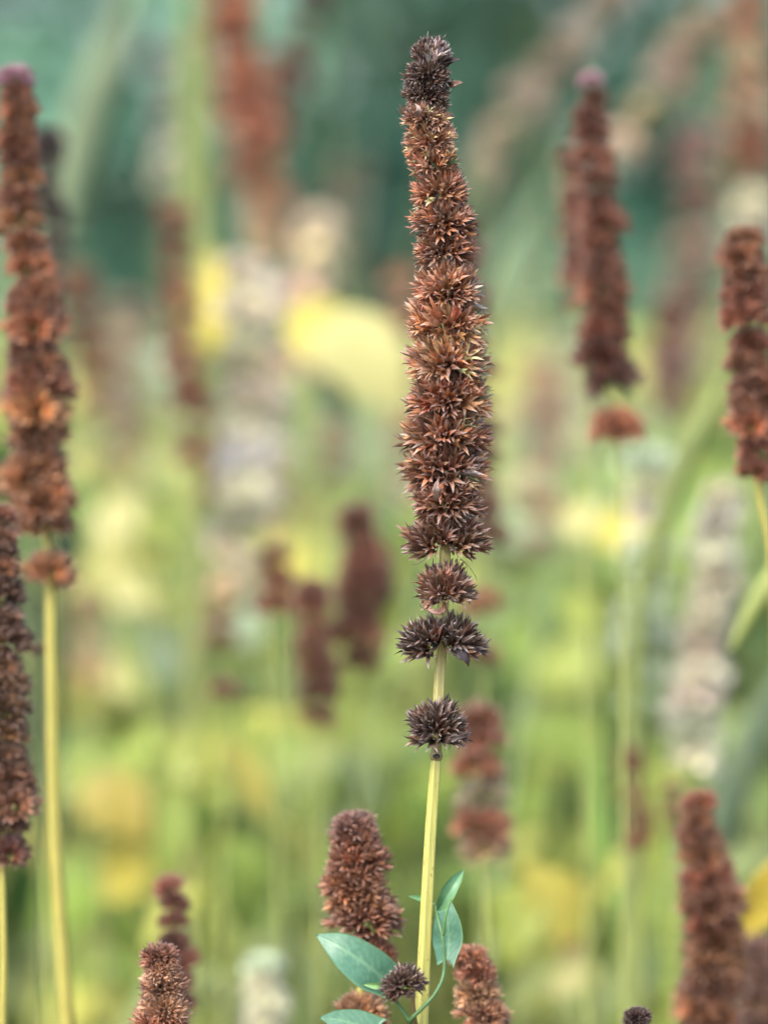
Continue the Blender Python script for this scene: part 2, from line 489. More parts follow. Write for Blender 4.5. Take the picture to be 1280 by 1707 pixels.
for w, (cen, S, rest) in enumerate(whorl_rest):
    keep = [it for k, (s, it) in enumerate(rest) if (w, k) not in chosen]
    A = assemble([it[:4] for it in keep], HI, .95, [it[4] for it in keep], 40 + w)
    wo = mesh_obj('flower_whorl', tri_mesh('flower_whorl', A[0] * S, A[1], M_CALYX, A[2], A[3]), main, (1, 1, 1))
    wo.location = cen - mb; wo['kind'] = 'stuff'
    whorl_objs.append(wo)
    for k, (s, it) in enumerate(rest):
        if (w, k) not in chosen: continue
        b, d_, L, q, col = it
        o = mesh_obj('calyx', CAL[int(rm.integers(len(CAL)))], wo, tuple(min(.8, x) for x in col))
        M = Matrix(frame_from(d_, q).tolist()).to_4x4(); M.translation = Vector(b * S)
        fat = rm.uniform(.85, 1.1)
        o.matrix_local = M @ Matrix.Diagonal((L * S * fat, L * S * fat, L * S, 1))

# dried bracts and stray threads on the spike
def bract(parent, origin, pts, d, width, color, thick=.6, curl=.3, name='bract'):
    """narrow pointed dry leaf along pixel points"""
    path = spline([np.append(W(x, y, d + dz), ()) for x, y, dz in pts], 12) - origin
    V, F = [], []
    T = np.gradient(path, axis=0)
    for i in range(12):
        t = T[i] / np.linalg.norm(T[i]); s = np.cross(t, np.array((.25, -1, .15))); s /= np.linalg.norm(s); nrm = np.cross(s, t)
        u = i / 11; w_ = width * SC / 2 * min(1, u / .3 + .25) * min(1, (1 - u) / .6 + .02) * (.85 + .3 * ((i * 7) % 3) / 2)
        for k, (a, b) in enumerate(((-1, curl), (-.5, .08), (0, 0), (.5, .08), (1, curl))): V.append(path[i] + s * a * w_ + nrm * b * w_)
        for k, (a, b) in enumerate(((1, curl), (0, 0), (-1, curl))): V.append(path[i] + s * a * w_ * .96 + nrm * (b * w_ - thick * SC))
    for i in range(11):
        for j in range(8):
            F.append((i * 8 + j, i * 8 + (j + 1) % 8, (i + 1) * 8 + (j + 1) % 8, (i + 1) * 8 + j))
    F.append(tuple(range(8))[::-1]); F.append(tuple(88 + j for j in range(8)))
    return mesh_obj(name, make_mesh(name, V, F, M_CALYX), parent, color)
DF = MAIN_D - .004
bract(main, mb, [(752, 1083, .0), (768, 1091, -.001), (778, 1101, -.001), (781, 1112, 0)], DF, 17, (.07, .05, .055))
bract(main, mb, [(738, 1236, -.002), (752, 1233, -.003), (768, 1229, -.003), (782, 1228, -.002)], DF, 13, (.06, .04, .035))
bract(main, mb, [(741, 1004, 0), (738, 1018, -.001), (724, 1020, -.001), (710, 1012, 0), (702, 1006, .001)], DF, 10, (.30, .15, .10))
bract(main, mb, [(752, 1002, 0), (766, 998, -.001), (778, 1000, 0), (785, 1008, 0)], DF, 12, (.12, .085, .075))
bract(main, mb, [(737, 113, .002), (750, 101, 0), (760, 98, 0), (770, 99, 0)], DF + .004, 10, (.06, .04, .04))
bract(main, mb, [(742, 144, .002), (754, 140, 0), (765, 137, 0), (772, 137, 0)], DF + .004, 11, (.22, .12, .08))
bract(main, mb, [(728, 836, -.004), (727, 820, -.006), (728, 808, -.006), (731, 796, -.005)], DF, 14, (.30, .21, .17))
bract(main, mb, [(694, 196, -.002), (698, 186, -.004), (697, 178, -.004), (692, 172, -.003)], DF, 11, (.32, .23, .19))
for pts in ([(712, 925, 0), (706, 934, 0), (696, 940, 0), (684, 941, 0)], [(768, 932, 0), (782, 945, -.002), (792, 960, -.002), (794, 968, 0)],
            [(672, 250, .0), (670, 240, 0), (669, 232, 0), (671, 224, 0)], [(700, 1010, 0), (722, 1024, -.004), (735, 1020, -.006), (740, 1030, 0)]):
    path = spline([W(x, y, DF + z) for x, y, z in pts], 14) - mb
    V, F = tube(path, np.linspace(1.5, .6, 14) * SC / 2 * 1.2, ROUND6)
    mesh_obj('dry_thread', make_mesh('dry_thread', V, F, M_CALYX), main, (.10, .07, .06))

rt = np.random.default_rng(31)
for yb_, n_ in ((922, 5), (1003, 7), (1092, 8), (1232, 8)):
    for k in range(n_):
        x0 = fM(yb_) + rt.uniform(-9, 9); sg = 1 if x0 > fM(yb_) else -1; ln_ = rt.uniform(8, 26)
        path = spline([W(x0, yb_ - 22, DF + .002), W(x0 + sg * ln_ * .5, yb_ - 8 + rt.uniform(-4, 4), DF - .003), W(x0 + sg * ln_, yb_ + rt.uniform(-6, 8), DF - .004)], 8) - mb
        V, F = tube(path, np.linspace(2.6, .8, 8) * SC / 2, ROUND6)
        mesh_obj('dry_thread', make_mesh('dry_thread', V, F, M_CALYX), main, (.07, .045, .035))

# short side shoot with one dark round seed head
shp = spline([W(706, 1740, .898), W(694, 1712, .892), W(690, 1690, .888), W(686, 1650, .887)], 16) - mb
V, F = tube(shp, np.linspace(9, 7, 16) * SC / 2, ROUND10)
side = mesh_obj('side_shoot', make_mesh('side_shoot', V, F, M_STEM), main, (.30, .20, .09))
it = whorl_layout(901, 52, .5) ; S = 39 * SC
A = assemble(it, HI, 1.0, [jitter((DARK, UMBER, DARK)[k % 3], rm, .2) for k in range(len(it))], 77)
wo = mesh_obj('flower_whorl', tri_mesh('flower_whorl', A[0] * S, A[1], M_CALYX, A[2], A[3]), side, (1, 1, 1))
wo.location = W(673, 1645, .886) - mb; wo.scale = (1, 1, .95); wo.rotation_euler = (.15, -.25, .4)

# ------------------------------------------------------------------ other hyssop spikes: near and slightly soft
def D(blur):
    """distance for a given softness (photo pixels)"""
    A_ = 178.0
    return FOCUS / (1 - blur / A_)
R_MIX = (RUST, BROWN, UMBER)
hyssop('brown seed spike top with bleached teeth low beside the mauve-tipped twin spike', [(262, 1575), (264, 1640), (272, 1707)], D(3), (1574, 1760), (32, 56), 44, RUST, True, mix=(BROWN, TAN, TAN), tipc=BROWN, seed=1, foot=1760)
hyssop('thick oval brown seed spike rising behind the blue-green bindweed leaf', [(595, 1352), (592, 1450), (600, 1540), (612, 1590), (600, 1660), (602, 1707)], D(7), (1356, 1566), (42, 66), 44, RUST, True,
       extra=[(1604, 50, RUST), (1698, 58, ORANGE)], mix=(BROWN, ORANGE, RUST), tipc=(.32, .18, .14), seed=2)
hyssop('small tan and orange seed spike just beside the bindweed stem', [(790, 1572), (795, 1640), (806, 1707)], D(7), (1572, 1770), (34, 46), 46, (.32, .16, .085), True, mix=(TAN, ORANGE, TAN), seed=3, foot=1770)
hyssop('tiny dark seed spike tip barely poking up among green stems', [(1060, 1684), (1060, 1707)], D(3), (1682, 1770), (26, 34), 30, DARK, True, mix=(UMBER, VIOLET), seed=4, foot=1770)
hyssop('dark brown seed spike cut by the frame edge, below the pink-tipped one', [(-6, 830), (2, 1000), (8, 1200), (4, 1450), (6, 1600), (4, 1707)], D(12), (830, 1450), (36, 52), 52, BROWN, True, mix=(UMBER, DARK, RUST), seed=5)
hyssop('tall rust seed spike with pink tip and bare yellow stem', [(24, 105), (30, 250), (38, 400), (58, 550), (66, 700), (68, 800), (78, 890), (84, 960), (86, 1130), (92, 1400), (112, 1707)], D(21), (104, 895), (32, 58), 48, RUST, True,
       extra=[(964, 62, RUST)], mix=(BROWN, MAROON, ORANGE, UMBER), tipc=PINK, seed=6, stemw=(18, 26))
hyssop('rust seed spike cut by the frame edge above a curving straw stem', [(1243, 370), (1243, 500), (1252, 650), (1262, 790), (1275, 880), (1290, 1000), (1300, 1707)], D(19), (372, 800), (36, 52), 50, (.21, .085, .045), True, mix=(BROWN, MAROON, RUST), seed=7, stemw=(14, 18))
hyssop('rust seed spike with knobbed narrow tip and broad foot', [(1168, 1312), (1168, 1400), (1186, 1500), (1182, 1707)], D(23), (1310, 1760), (28, 70), 50, (.29, .125, .065), True, mix=(BROWN, RUST, MAROON), seed=8, foot=1760, extra=[(1345, 26, RUST)])
hyssop('faint brown seed spike half hidden behind the knobbed rust spike', [(1262, 1560), (1268, 1707)], D(34), (1560, 1780), (30, 44), 46, (.22, .12, .09), seed=9, foot=1780)
hyssop('dark rust double seed spike with pink tip and one separate whorl beneath', [(985, 104), (990, 250), (1000, 400), (1004, 560), (1022, 650), (1030, 720), (1036, 900), (1040, 1707)], D(31), (104, 655), (26, 48), 50, (.17, .068, .038), True,
       extra=[(724, 58, RUST)], mix=(MAROON, UMBER, RUST), tipc=PINK, seed=10)
hyssop('rust seed spike pressed against the dark pink-tipped double spike', [(948, 235), (960, 350), (972, 500), (980, 1707)], D(42), (235, 520), (28, 36), 50, (.19, .07, .045), seed=11, mix=(RUST, MAROON))
hyssop('mauve-brown narrow seed spike behind the bleached brown spike top', [(283, 1455), (290, 1560), (298, 1660), (305, 1707)], D(22), (1455, 1690), (24, 38), 44, (.24, .10, .07), True, mix=(MAROON, RUST), seed=12)
hyssop('rust seed spike with green gaps between whorls beside the yellow stem', [(805, 1165), (800, 1300), (808, 1460), (815, 1707)], D(31), (1168, 1470), (40, 52), 62, (.27, .115, .06), mix=((.30, .32, .19), RUST, MAROON), seed=13)
hyssop('thin rust seed spike hidden behind the focused spike, loose whorls showing', [(770, 340), (795, 600), (806, 900), (806, 1110), (796, 1707)], D(44), (345, 930), (26, 34), 60, (.16, .06, .04), extra=[(1015, 36, RUST), (1100, 34, MAROON)], mix=(MAROON,), seed=14)
hyssop('short dark maroon seed spike, stout, between pale spike and focused spike', [(590, 835), (606, 960), (602, 1110), (600, 1707)], D(46), (835, 1120), (32, 46), 50, (.19, .078, .042), mix=(MAROON,), seed=15)
hyssop('slender maroon seed spike tapering at both ends among yellow-green leaves', [(518, 962), (524, 1080), (530, 1205), (532, 1707)], D(44), (962, 1205), (26, 36), 48, (.19, .078, .042), mix=(MAROON,), seed=16)
hyssop('stubby dark brown seed spike leaning on the pale spike', [(458, 905), (462, 1040), (465, 1707)], D(46), (905, 1045), (30, 36), 46, (.19, .08, .042), seed=17)
hyssop('single small red-brown seed head on a thin stalk among yellow leaves', [(370, 1120), (372, 1707)], D(48), (1128, 1165), (24, 26), 40, (.16, .06, .04), seed=18)
hyssop('tiny dark bud head on a stalk beside the bare yellow stem', [(62, 1060), (64, 1707)], D(24), (1064, 1092), (18, 18), 34, UMBER, True, seed=19, stemc=(.14, .18, .06), stemw=(3, 5))
hyssop('dark brown seed spike just behind the pink-tipped spike', [(76, 205), (80, 350), (84, 480), (90, 1707)], D(46), (205, 500), (26, 32), 50, (.055, .032, .03), seed=20)
hyssop('blurred rust seed spike between the pink-tipped and tall thin spikes', [(128, 420), (140, 560), (150, 670), (160, 1707)], D(74), (430, 680), (28, 36), 60, (.25, .105, .055), seed=21, mix=(RUST,))
hyssop('tall thin rust seed spike beside the upright yellow leaf', [(288, 180), (294, 400), (305, 600), (316, 770), (322, 1707)], D(60), (330, 790), (24, 34), 56, (.24, .10, .055), seed=22, mix=(RUST, BROWN))
hyssop('big blurred rust spike leaning out over the dark hedge', [(372, -60), (396, 100), (420, 250), (446, 400), (452, 1707)], D(80), (-60, 440), (52, 54), 66, (.34, .16, .085), seed=23, mix=(RUST, BEIGE, ORANGE))
hyssop('dark maroon spike crossing the big blurred rust spike', [(545, -80), (500, 60), (450, 200), (435, 300), (432, 1707)], D(88), (-80, 290), (26, 34), 60, (.085, .04, .036), seed=24, mix=(MAROON,))
hyssop('long cream and sage spike, still unripe, under the big rust spike', [(412, 400), (420, 560), (412, 750), (398, 900), (390, 1000), (392, 1707)], D(62), (405, 1000), (46, 56), 64, PALE, seed=25, mix=(PALE, PALE, (.50, .46, .36)), stemc=STEMG, zs=.85)
hyssop('dusky grey-brown spike overlapping the long cream spike', [(455, 560), (462, 760), (460, 920), (460, 1707)], D(70), (560, 930), (24, 30), 60, (.44, .43, .34), seed=26, mix=(PALE, BEIGE))
hyssop('cream spike with rounded top behind the arched yellow leaf', [(535, 345), (524, 450), (505, 560), (500, 1707)], D(80), (345, 640), (38, 50), 64, (.50, .46, .36), seed=27, mix=(PALE,), stemc=STEMG)
hyssop('faint pinkish spike between the cream spikes and focused spike', [(548, 640), (553, 780), (556, 1707)], D(78), (600, 800), (20, 24), 60, (.32, .22, .15), seed=28)
hyssop('beige-brown faded spike close behind the focused spike', [(670, 430), (676, 600), (680, 860), (684, 1707)], D(76), (430, 860), (24, 32), 64, (.31, .18, .11), seed=29, mix=(BEIGE,))
hyssop('pale brown blurred spike standing before the teal hedge', [(1155, 185), (1158, 350), (1140, 520), (1128, 700), (1120, 1707)], D(84), (190, 700), (32, 42), 70, (.29, .19, .15), seed=30, mix=(BEIGE, VIOLET, (.23, .11, .09)))
hyssop('tall orange-brown blurred spike above the rust spike at the frame edge', [(1252, -80), (1250, 150), (1252, 300), (1256, 420), (1262, 1707)], D(78), (-80, 290), (38, 44), 64, (.30, .14, .075), seed=31, extra=[(350, 44, PALE), (400, 40, PALE)], mix=(ORANGE, BEIGE))
hyssop('bronze spike crossed by a green grass blade', [(1050, 1225), (1060, 1330), (1064, 1430), (1068, 1707)], D(48), (1228, 1440), (20, 26), 50, (.20, .095, .045), seed=32, mix=(RUST,))
hyssop('pale sage spike with stacked whorls below the lone rust whorl', [(1086, 740), (1080, 950), (1072, 1180), (1072, 1707)], D(60), (735, 1190), (44, 50), 64, (.44, .49, .39), seed=33, mix=(PALE, (.33, .40, .28)), stemc=STEMG, zs=.8)
hyssop('whitish spike with brown patches near the fan of grass blades', [(1196, 790), (1190, 950), (1172, 1120), (1160, 1300), (1160, 1707)], D(52), (795, 1300), (34, 50), 58, (.52, .50, .40), seed=34, mix=(PALE, PALE, (.24, .12, .08)), stemc=STEMG)
hyssop('beige and rust faded spike seen through pale leaves', [(905, 580), (908, 760), (902, 950), (905, 1707)], D(74), (580, 950), (32, 40), 66, (.34, .25, .17), seed=35, mix=(RUST, PALE, BEIGE))
hyssop('whitish green spike tip low among the leaves', [(442, 1585), (440, 1707)], D(42), (1585, 1790), (26, 42), 48, (.42, .47, .34), seed=36, mix=(PALE,), foot=1790)
hyssop('faint tan seed spike low behind the bare yellow stem', [(150, 970), (154, 1160), (156, 1707)], D(76), (970, 1170), (24, 30), 60, (.33, .22, .14), seed=37, mix=(BEIGE,))
hyssop('grey beige leaning spike high before the teal hedge', [(1060, -60), (960, 70), (860, 200), (800, 290), (760, 420), (750, 1707)], D(82), (-60, 290), (36, 42), 70, (.30, .245, .19), seed=38, mix=(BEIGE, (.2, .16, .14)))
hyssop('warm beige leaning spike crossing behind the pink-tipped double spike', [(1200, 0), (1130, 110), (1060, 210), (1010, 300), (970, 420), (960, 1707)], D(78), (0, 320), (34, 44), 70, (.40, .32, .24), seed=39, mix=(BEIGE,))
hyssop('mauve faded spike high beside the tall thin rust spike', [(280, 40), (284, 240), (290, 330), (294, 1707)], D(96), (60, 330), (30, 34), 70, (.30, .27, .27), seed=40, mix=(VIOLET, PALE))
hyssop('low rust and tan seed head between green grass stems', [(960, 1545), (962, 1640), (965, 1707)], D(70), (1545, 1640), (22, 28), 56, (.30, .17, .08), seed=41)

hyssop('rust spike fading behind the lower end of the tall thin rust spike', [(345, 690), (350, 860), (352, 1707)], D(84), (690, 860), (22, 28), 60, (.30, .15, .08), seed=50)
hyssop('tan slim spike between the arching yellow leaf and short maroon spike', [(556, 660), (560, 790), (566, 1707)], D(72), (640, 800), (20, 26), 56, (.32, .17, .10), seed=51, mix=(BEIGE,))
hyssop('dusky brown spike low behind the pale brown blurred spike', [(1105, 500), (1118, 640), (1122, 1707)], D(72), (480, 690), (24, 34), 58, (.23, .12, .085), seed=52, mix=(MAROON, BEIGE))
hyssop('sage green spike beside the beige and rust faded spike', [(950, 540), (958, 760), (960, 1707)], D(86), (540, 780), (30, 40), 64, (.46, .50, .36), seed=53, mix=(PALE,), stemc=STEMG)
hyssop('cream brown-footed spike joining the foot of the long cream spike', [(378, 960), (370, 1090), (372, 1707)], D(60), (950, 1090), (26, 30), 54, (.33, .20, .12), seed=54, mix=(BEIGE, RUST))
hyssop('faint mauve spike between pink-tipped spike and pale slanting blade', [(205, 480), (208, 760), (210, 1707)], D(98), (480, 800), (28, 36), 66, (.30, .24, .20), seed=55, mix=(BEIGE, RUST))
hyssop('grey-brown dim spike high beside the dark maroon crossing spike', [(560, 250), (590, 420), (596, 1707)], D(104), (260, 470), (26, 32), 66, (.16, .13, .10), seed=56)
hyssop('rust spike tip behind the knobbed spike and whitish spike', [(1120, 1290), (1126, 1400), (1128, 1707)], D(44), (1290, 1400), (18, 24), 46, (.24, .10, .055), seed=57)

# ------------------------------------------------------------------ leaves
def leaf_mesh(name, L=1.0, Wd=.5, fold=.16, droop=.25, wave=.03, nu=9, seed=0, mat=M_LEAF, thick=.006):
    """ovate toothed leaf along +x lying in xy, top +z"""
    r = np.random.default_rng(seed); V, F = [], []
    cols = (-1, -.5, 0, .5, 1)
    for side in (0, 1):
        for i in range(nu):
            u = i / (nu - 1); prof = math.sin(math.pi * min(1, u * .97 + .03) ** .75) ** .85 if 0 < u < 1 else .03
            for c_ in cols:
                w_ = Wd / 2 * prof * (1 + (.06 if i % 2 else -.03) * (abs(c_) == 1))
                x = u * L; y = c_ * w_; z = fold * abs(y) - droop * u * u * L + wave * math.sin(7 * u + 2 * c_ + seed) * abs(c_)
                V.append((x, y, z - side * thick))
    k = 5; o = nu * k
    for i in range(nu - 1):
        for j in range(4):
            a, b, c_, d = i * k + j, i * k + j + 1, (i + 1) * k + j + 1, (i + 1) * k + j
            F.append((a, d, c_, b)); F.append((o + a, o + b, o + c_, o + d))
    return make_mesh(name, V, F, mat)
LEAVES = [leaf_mesh('leaf', 1, w, .2, dr, .03, 9, i) for i, (w, dr) in enumerate(((.5, .2), (.6, .35), (.42, .1), (.55, .5)))]

def leafy(label, d, stem_pts, leaves, stemc=STEMG, group=None, foot=1707, stemw=10):
    """leafy shoot: pixel stem, and leaves (x0,y0,x1,y1,width px,colour) from leaf base to leaf tip"""
    f = axis_fn(stem_pts); P = W(f(foot), foot, d)
    root = empty('leafy_shoot', (P[0], P[1], 0)); tag(root, label, 'plant', group or 'leafy shoots among the spikes')
    build_stem(root, f, stem_pts[0][1], foot, d, stemw * .7, stemw, stemc, ROUND6, 14)
    base = np.array(root.location); r = np.random.default_rng(int(d * 1000) + len(leaves) + int(stem_pts[0][0]))
    for k, (x0, y0, x1, y1, w_, c_) in enumerate(leaves):
        a = W(x0, y0, d); b = W(x1, y1, d + r.uniform(-.02, .02)); v = b - a; L = np.linalg.norm(v); X = v / L
        up = np.array((r.normal(0, .25), -1.0, .55 + r.normal(0, .15)))
        Z = up - X * np.dot(up, X); Z /= np.linalg.norm(Z); Y = np.cross(Z, X)
        o = mesh_obj('leaf', LEAVES[k % 4], root, jitter(c_, r, .06))
        M = Matrix(np.stack((X, Y, Z), 1).tolist()).to_4x4(); M.translation = Vector(a - base)
        o.matrix_local = M @ Matrix.Diagonal((L, w_ / FPX * d / .5, L, 1))
        # petiole back to the stem
        yy_ = min(max(y0 + 25, stem_pts[0][1]), foot); s0 = W(f(yy_), yy_, d)
        pv, pf = tube(spline([s0 - base, (s0 + a) / 2 - base + np.array((0, 0, .004)), a - base], 6), np.full(6, .0012), ROUND6)
        mesh_obj('petiole', make_mesh('petiole', pv, pf, M_STEM), root, stemc)
    return root
YEL = (.56, .50, .10); YG = (.34, .40, .08); LG = (.27, .37, .08); MINT = (.36, .44, .25); OCH = (.38, .31, .06); SAGE = (.30, .38, .24); DKG = (.08, .15, .06); PYEL = (.54, .52, .22)
leafy('shoot with one upright bright yellow leaf beside a rust spike', D(76), [(322, 520), (330, 1707)], [(345, 590, 345, 420, 88, YEL), (330, 640, 235, 560, 70, SAGE), (332, 700, 250, 640, 60, MINT)])
leafy('shoot with a large arching yellow leaf between cream and focused spikes', D(68), [(500, 600), (510, 1707)], [(470, 560, 600, 525, 110, YEL), (540, 530, 680, 655, 125, PYEL), (520, 640, 600, 700, 80, MINT)])
leafy('shoot with broad ochre and pale yellow leaves low behind the bare yellow stem', D(66), [(255, 1250), (262, 1707)], [(150, 1290, 245, 1390, 120, OCH), (270, 1290, 425, 1185, 84, YG), (265, 1340, 370, 1290, 90, YG), (255, 1250, 190, 1200, 90, YG), (250, 1420, 150, 1500, 90, YEL)])
leafy('shoot with an arched yellow leaf beside the green-gapped spike', D(56), [(975, 1480), (985, 1707)], [(970, 1560, 880, 1440, 110, YEL), (870, 1470, 850, 1600, 80, YG), (985, 1600, 920, 1660, 70, PYEL), (990, 1560, 1060, 1640, 60, LG)])
leafy('shoot with a clear yellow leaf at the frame edge near the knobbed spike', D(33), [(1330, 1480), (1330, 1800)], [(1325, 1430, 1222, 1575, 74, (.50, .41, .06))], foot=1800)
leafy('shoot with short yellow leaves spread under the lone rust whorl', D(70), [(1000, 840), (1005, 1707)], [(1000, 870, 930, 860, 70, PYEL), (1000, 880, 1070, 880, 70, YEL), (1000, 1040, 930, 1000, 80, YG), (1005, 1100, 1070, 1130, 80, YG)])
leafy('shoot with yellow-green leaves behind the slender maroon spike', D(74), [(450, 940), (455, 1707)], [(440, 960, 520, 920, 100, YEL), (470, 1000, 560, 1010, 80, YG), (440, 1060, 350, 1020, 90, SAGE), (455, 1240, 540, 1260, 110, LG), (455, 1270, 380, 1330, 110, YG)])
leafy('shoot with pale yellow leaves below the tall thin rust spike', D(80), [(235, 860), (240, 1707)], [(230, 880, 150, 840, 90, PYEL), (245, 880, 330, 850, 90, YG), (240, 960, 190, 1010, 100, PYEL), (240, 1080, 330, 1080, 110, SAGE), (240, 1130, 170, 1130, 90, PYEL)])
leafy('shoot with lime leaves just behind the dark separate whorls', D(84), [(660, 900), (660, 1707)], [(655, 920, 580, 900, 90, YG), (665, 930, 720, 880, 90, LG), (660, 990, 640, 1060, 120, YG), (660, 1200, 580, 1240, 130, YG), (665, 1240, 740, 1300, 120, LG)])
leafy('shoot with lime yellow leaves behind the pale sage spike foot', D(82), [(905, 1060), (905, 1707)], [(900, 1090, 830, 1050, 110, LG), (910, 1090, 980, 1120, 110, YG), (905, 1180, 850, 1230, 120, MINT), (905, 1210, 980, 1200, 110, YG), (905, 1330, 850, 1340, 120, LG)])
leafy('shoot with pale mint leaves between focused spike and beige spike', D(92), [(850, 680), (850, 1707)], [(850, 720, 780, 680, 130, PYEL), (850, 740, 930, 700, 120, MINT), (850, 850, 900, 900, 130, MINT), (850, 860, 800, 930, 130, MINT)])
leafy('shoot with mint leaves between the cream spikes and the focused spike', D(90), [(620, 720), (620, 1707)], [(620, 760, 560, 730, 120, MINT), (620, 760, 690, 730, 120, MINT), (620, 850, 560, 900, 120, LG), (620, 860, 700, 850, 120, MINT)])

# ------------------------------------------------------------------ grass blades
def blade(label, d, pts, width, color, foot=None):
    """one arching strap blade along pixel points from tip to foot, then to the soil"""
    P = W(*pts[-1], d); root_loc = (P[0] + (P[0] - W(*pts[-2], d)[0]) * .3, P[1], 0)
    path = [W(x, y, d) for x, y in pts] + [P * .5 + np.array(root_loc) * .5, np.array(root_loc)]
    S = spline(path, 30) - np.array(root_loc); V, F = [], []
    T = np.gradient(S, axis=0)
    for i in range(30):
        t = T[i] / np.linalg.norm(T[i]); s = np.cross(t, np.array((.3, -1, .1))); s /= np.linalg.norm(s); n_ = np.cross(s, t)
        w_ = width / FPX * d / 2 * min(1, (i + .3) / 7) * (1 - .3 * i / 29)
        for a, b in ((-1, .35), (0, 0), (1, .35), (1, .30), (0, -.06), (-1, .30)): V.append(S[i] + s * a * w_ - n_ * b * w_)
    for i in range(29):
        for j in range(6): F.append((i * 6 + j, i * 6 + (j + 1) % 6, (i + 1) * 6 + (j + 1) % 6, (i + 1) * 6 + j))
    F.append(tuple(range(6))[::-1]); F.append(tuple(174 + j for j in range(6)))
    o = mesh_obj('grass_blade', make_mesh('grass_blade', V, F, M_LEAF), None, color); o.location = root_loc
    tag(o, label, 'grass blade', 'broad grass blades among the spikes'); return o
blade('broad olive grass blade slanting behind the edge-cut rust spike', D(50), [(1240, 560), (1180, 690), (1120, 830), (1085, 960), (1060, 1250)], 42, (.30, .36, .12))
blade('light lime grass blade drooping in from the frame edge', D(34), [(1214, 1092), (1238, 1048), (1280, 985), (1330, 930), (1385, 1000), (1400, 1300), (1405, 1700)], 44, (.36, .42, .13))
blade('grey-green grass blade slanting low beside the whitish spike', D(64), [(1330, 1080), (1260, 1230), (1200, 1400), (1150, 1640)], 80, (.22, .30, .17))
blade('pale green broad blade slanting high behind the pink-tipped spike', D(90), [(235, -60), (190, 80), (140, 230), (100, 400), (70, 700)], 80, (.24, .31, .18))
blade('upright yellow-green blade beside the tall thin rust spike', D(84), [(318, -80), (325, 100), (335, 300), (345, 600), (345, 1100)], 66, (.24, .32, .10))
blade('light green blade slanting behind the pink-tipped double spike', D(96), [(960, 240), (890, 360), (830, 470), (780, 640), (760, 1000)], 46, (.22, .33, .19))
blade('bright green upright blade beside the bronze spike', D(56), [(1060, 1180), (1085, 1300), (1110, 1450), (1125, 1700)], 40, (.38, .48, .09))
blade('soft green upright blade between bronze spike and yellow leaf', D(62), [(985, 1230), (1000, 1350), (1030, 1500), (1050, 1700)], 54, (.24, .38, .09))
blade('lime blade bending low behind the tiny dark spike tip', D(58), [(1110, 1400), (1085, 1520), (1060, 1640), (1050, 1700)], 44, (.38, .48, .10))
blade('green blade slanting behind the stubby dark brown spike', D(72), [(395, 1180), (420, 1290), (450, 1420), (470, 1690)], 60, (.26, .40, .10))

# ------------------------------------------------------------------ bindweed twining up the focused stem
vp = W(690, 1760, .895)
vine = empty('bindweed_vine', (vp[0] - .01, vp[1] - .004, 0))
tag(vine, 'bindweed vine with smooth blue-green leaves twining by the yellow stem', 'vine')
vb = np.array(vine.location)
GV = (.10, .21, .08); BG = (.09, .225, .140)
def vstem(pts, w0, w1, name='vine_stem', color=GV, n=26):
    path = spline([W(x, y, d) if len((x, y, d)) == 3 else 0 for x, y, d in pts], n) - vb
    V, F = tube(path, np.linspace(w0, w1, n) * SC / 2, ROUND10)
    return mesh_obj(name, make_mesh(name, V, F, M_VINE), vine, color)
vs_ = vstem([(727, 1512, .892), (731, 1535, .888), (738, 1565, .886), (741, 1600, .886), (738, 1632, .885), (722, 1662, .884), (700, 1685, .884), (684, 1704, .886), (688, 1730, .9), (700, 1775, .905)], 5, 7.5)
pbase = W(700, 1775, .905) - vb
V, F = tube(spline([pbase, pbase * .6 + np.array((.006, -.004, 0)), pbase * .3 + np.array((-.004, .003, 0)), np.array((0, 0, 0))], 20), np.full(20, 3.8 * SC), ROUND10)
mesh_obj('vine_stem', make_mesh('vine_stem', V, F, M_VINE), vine, GV)

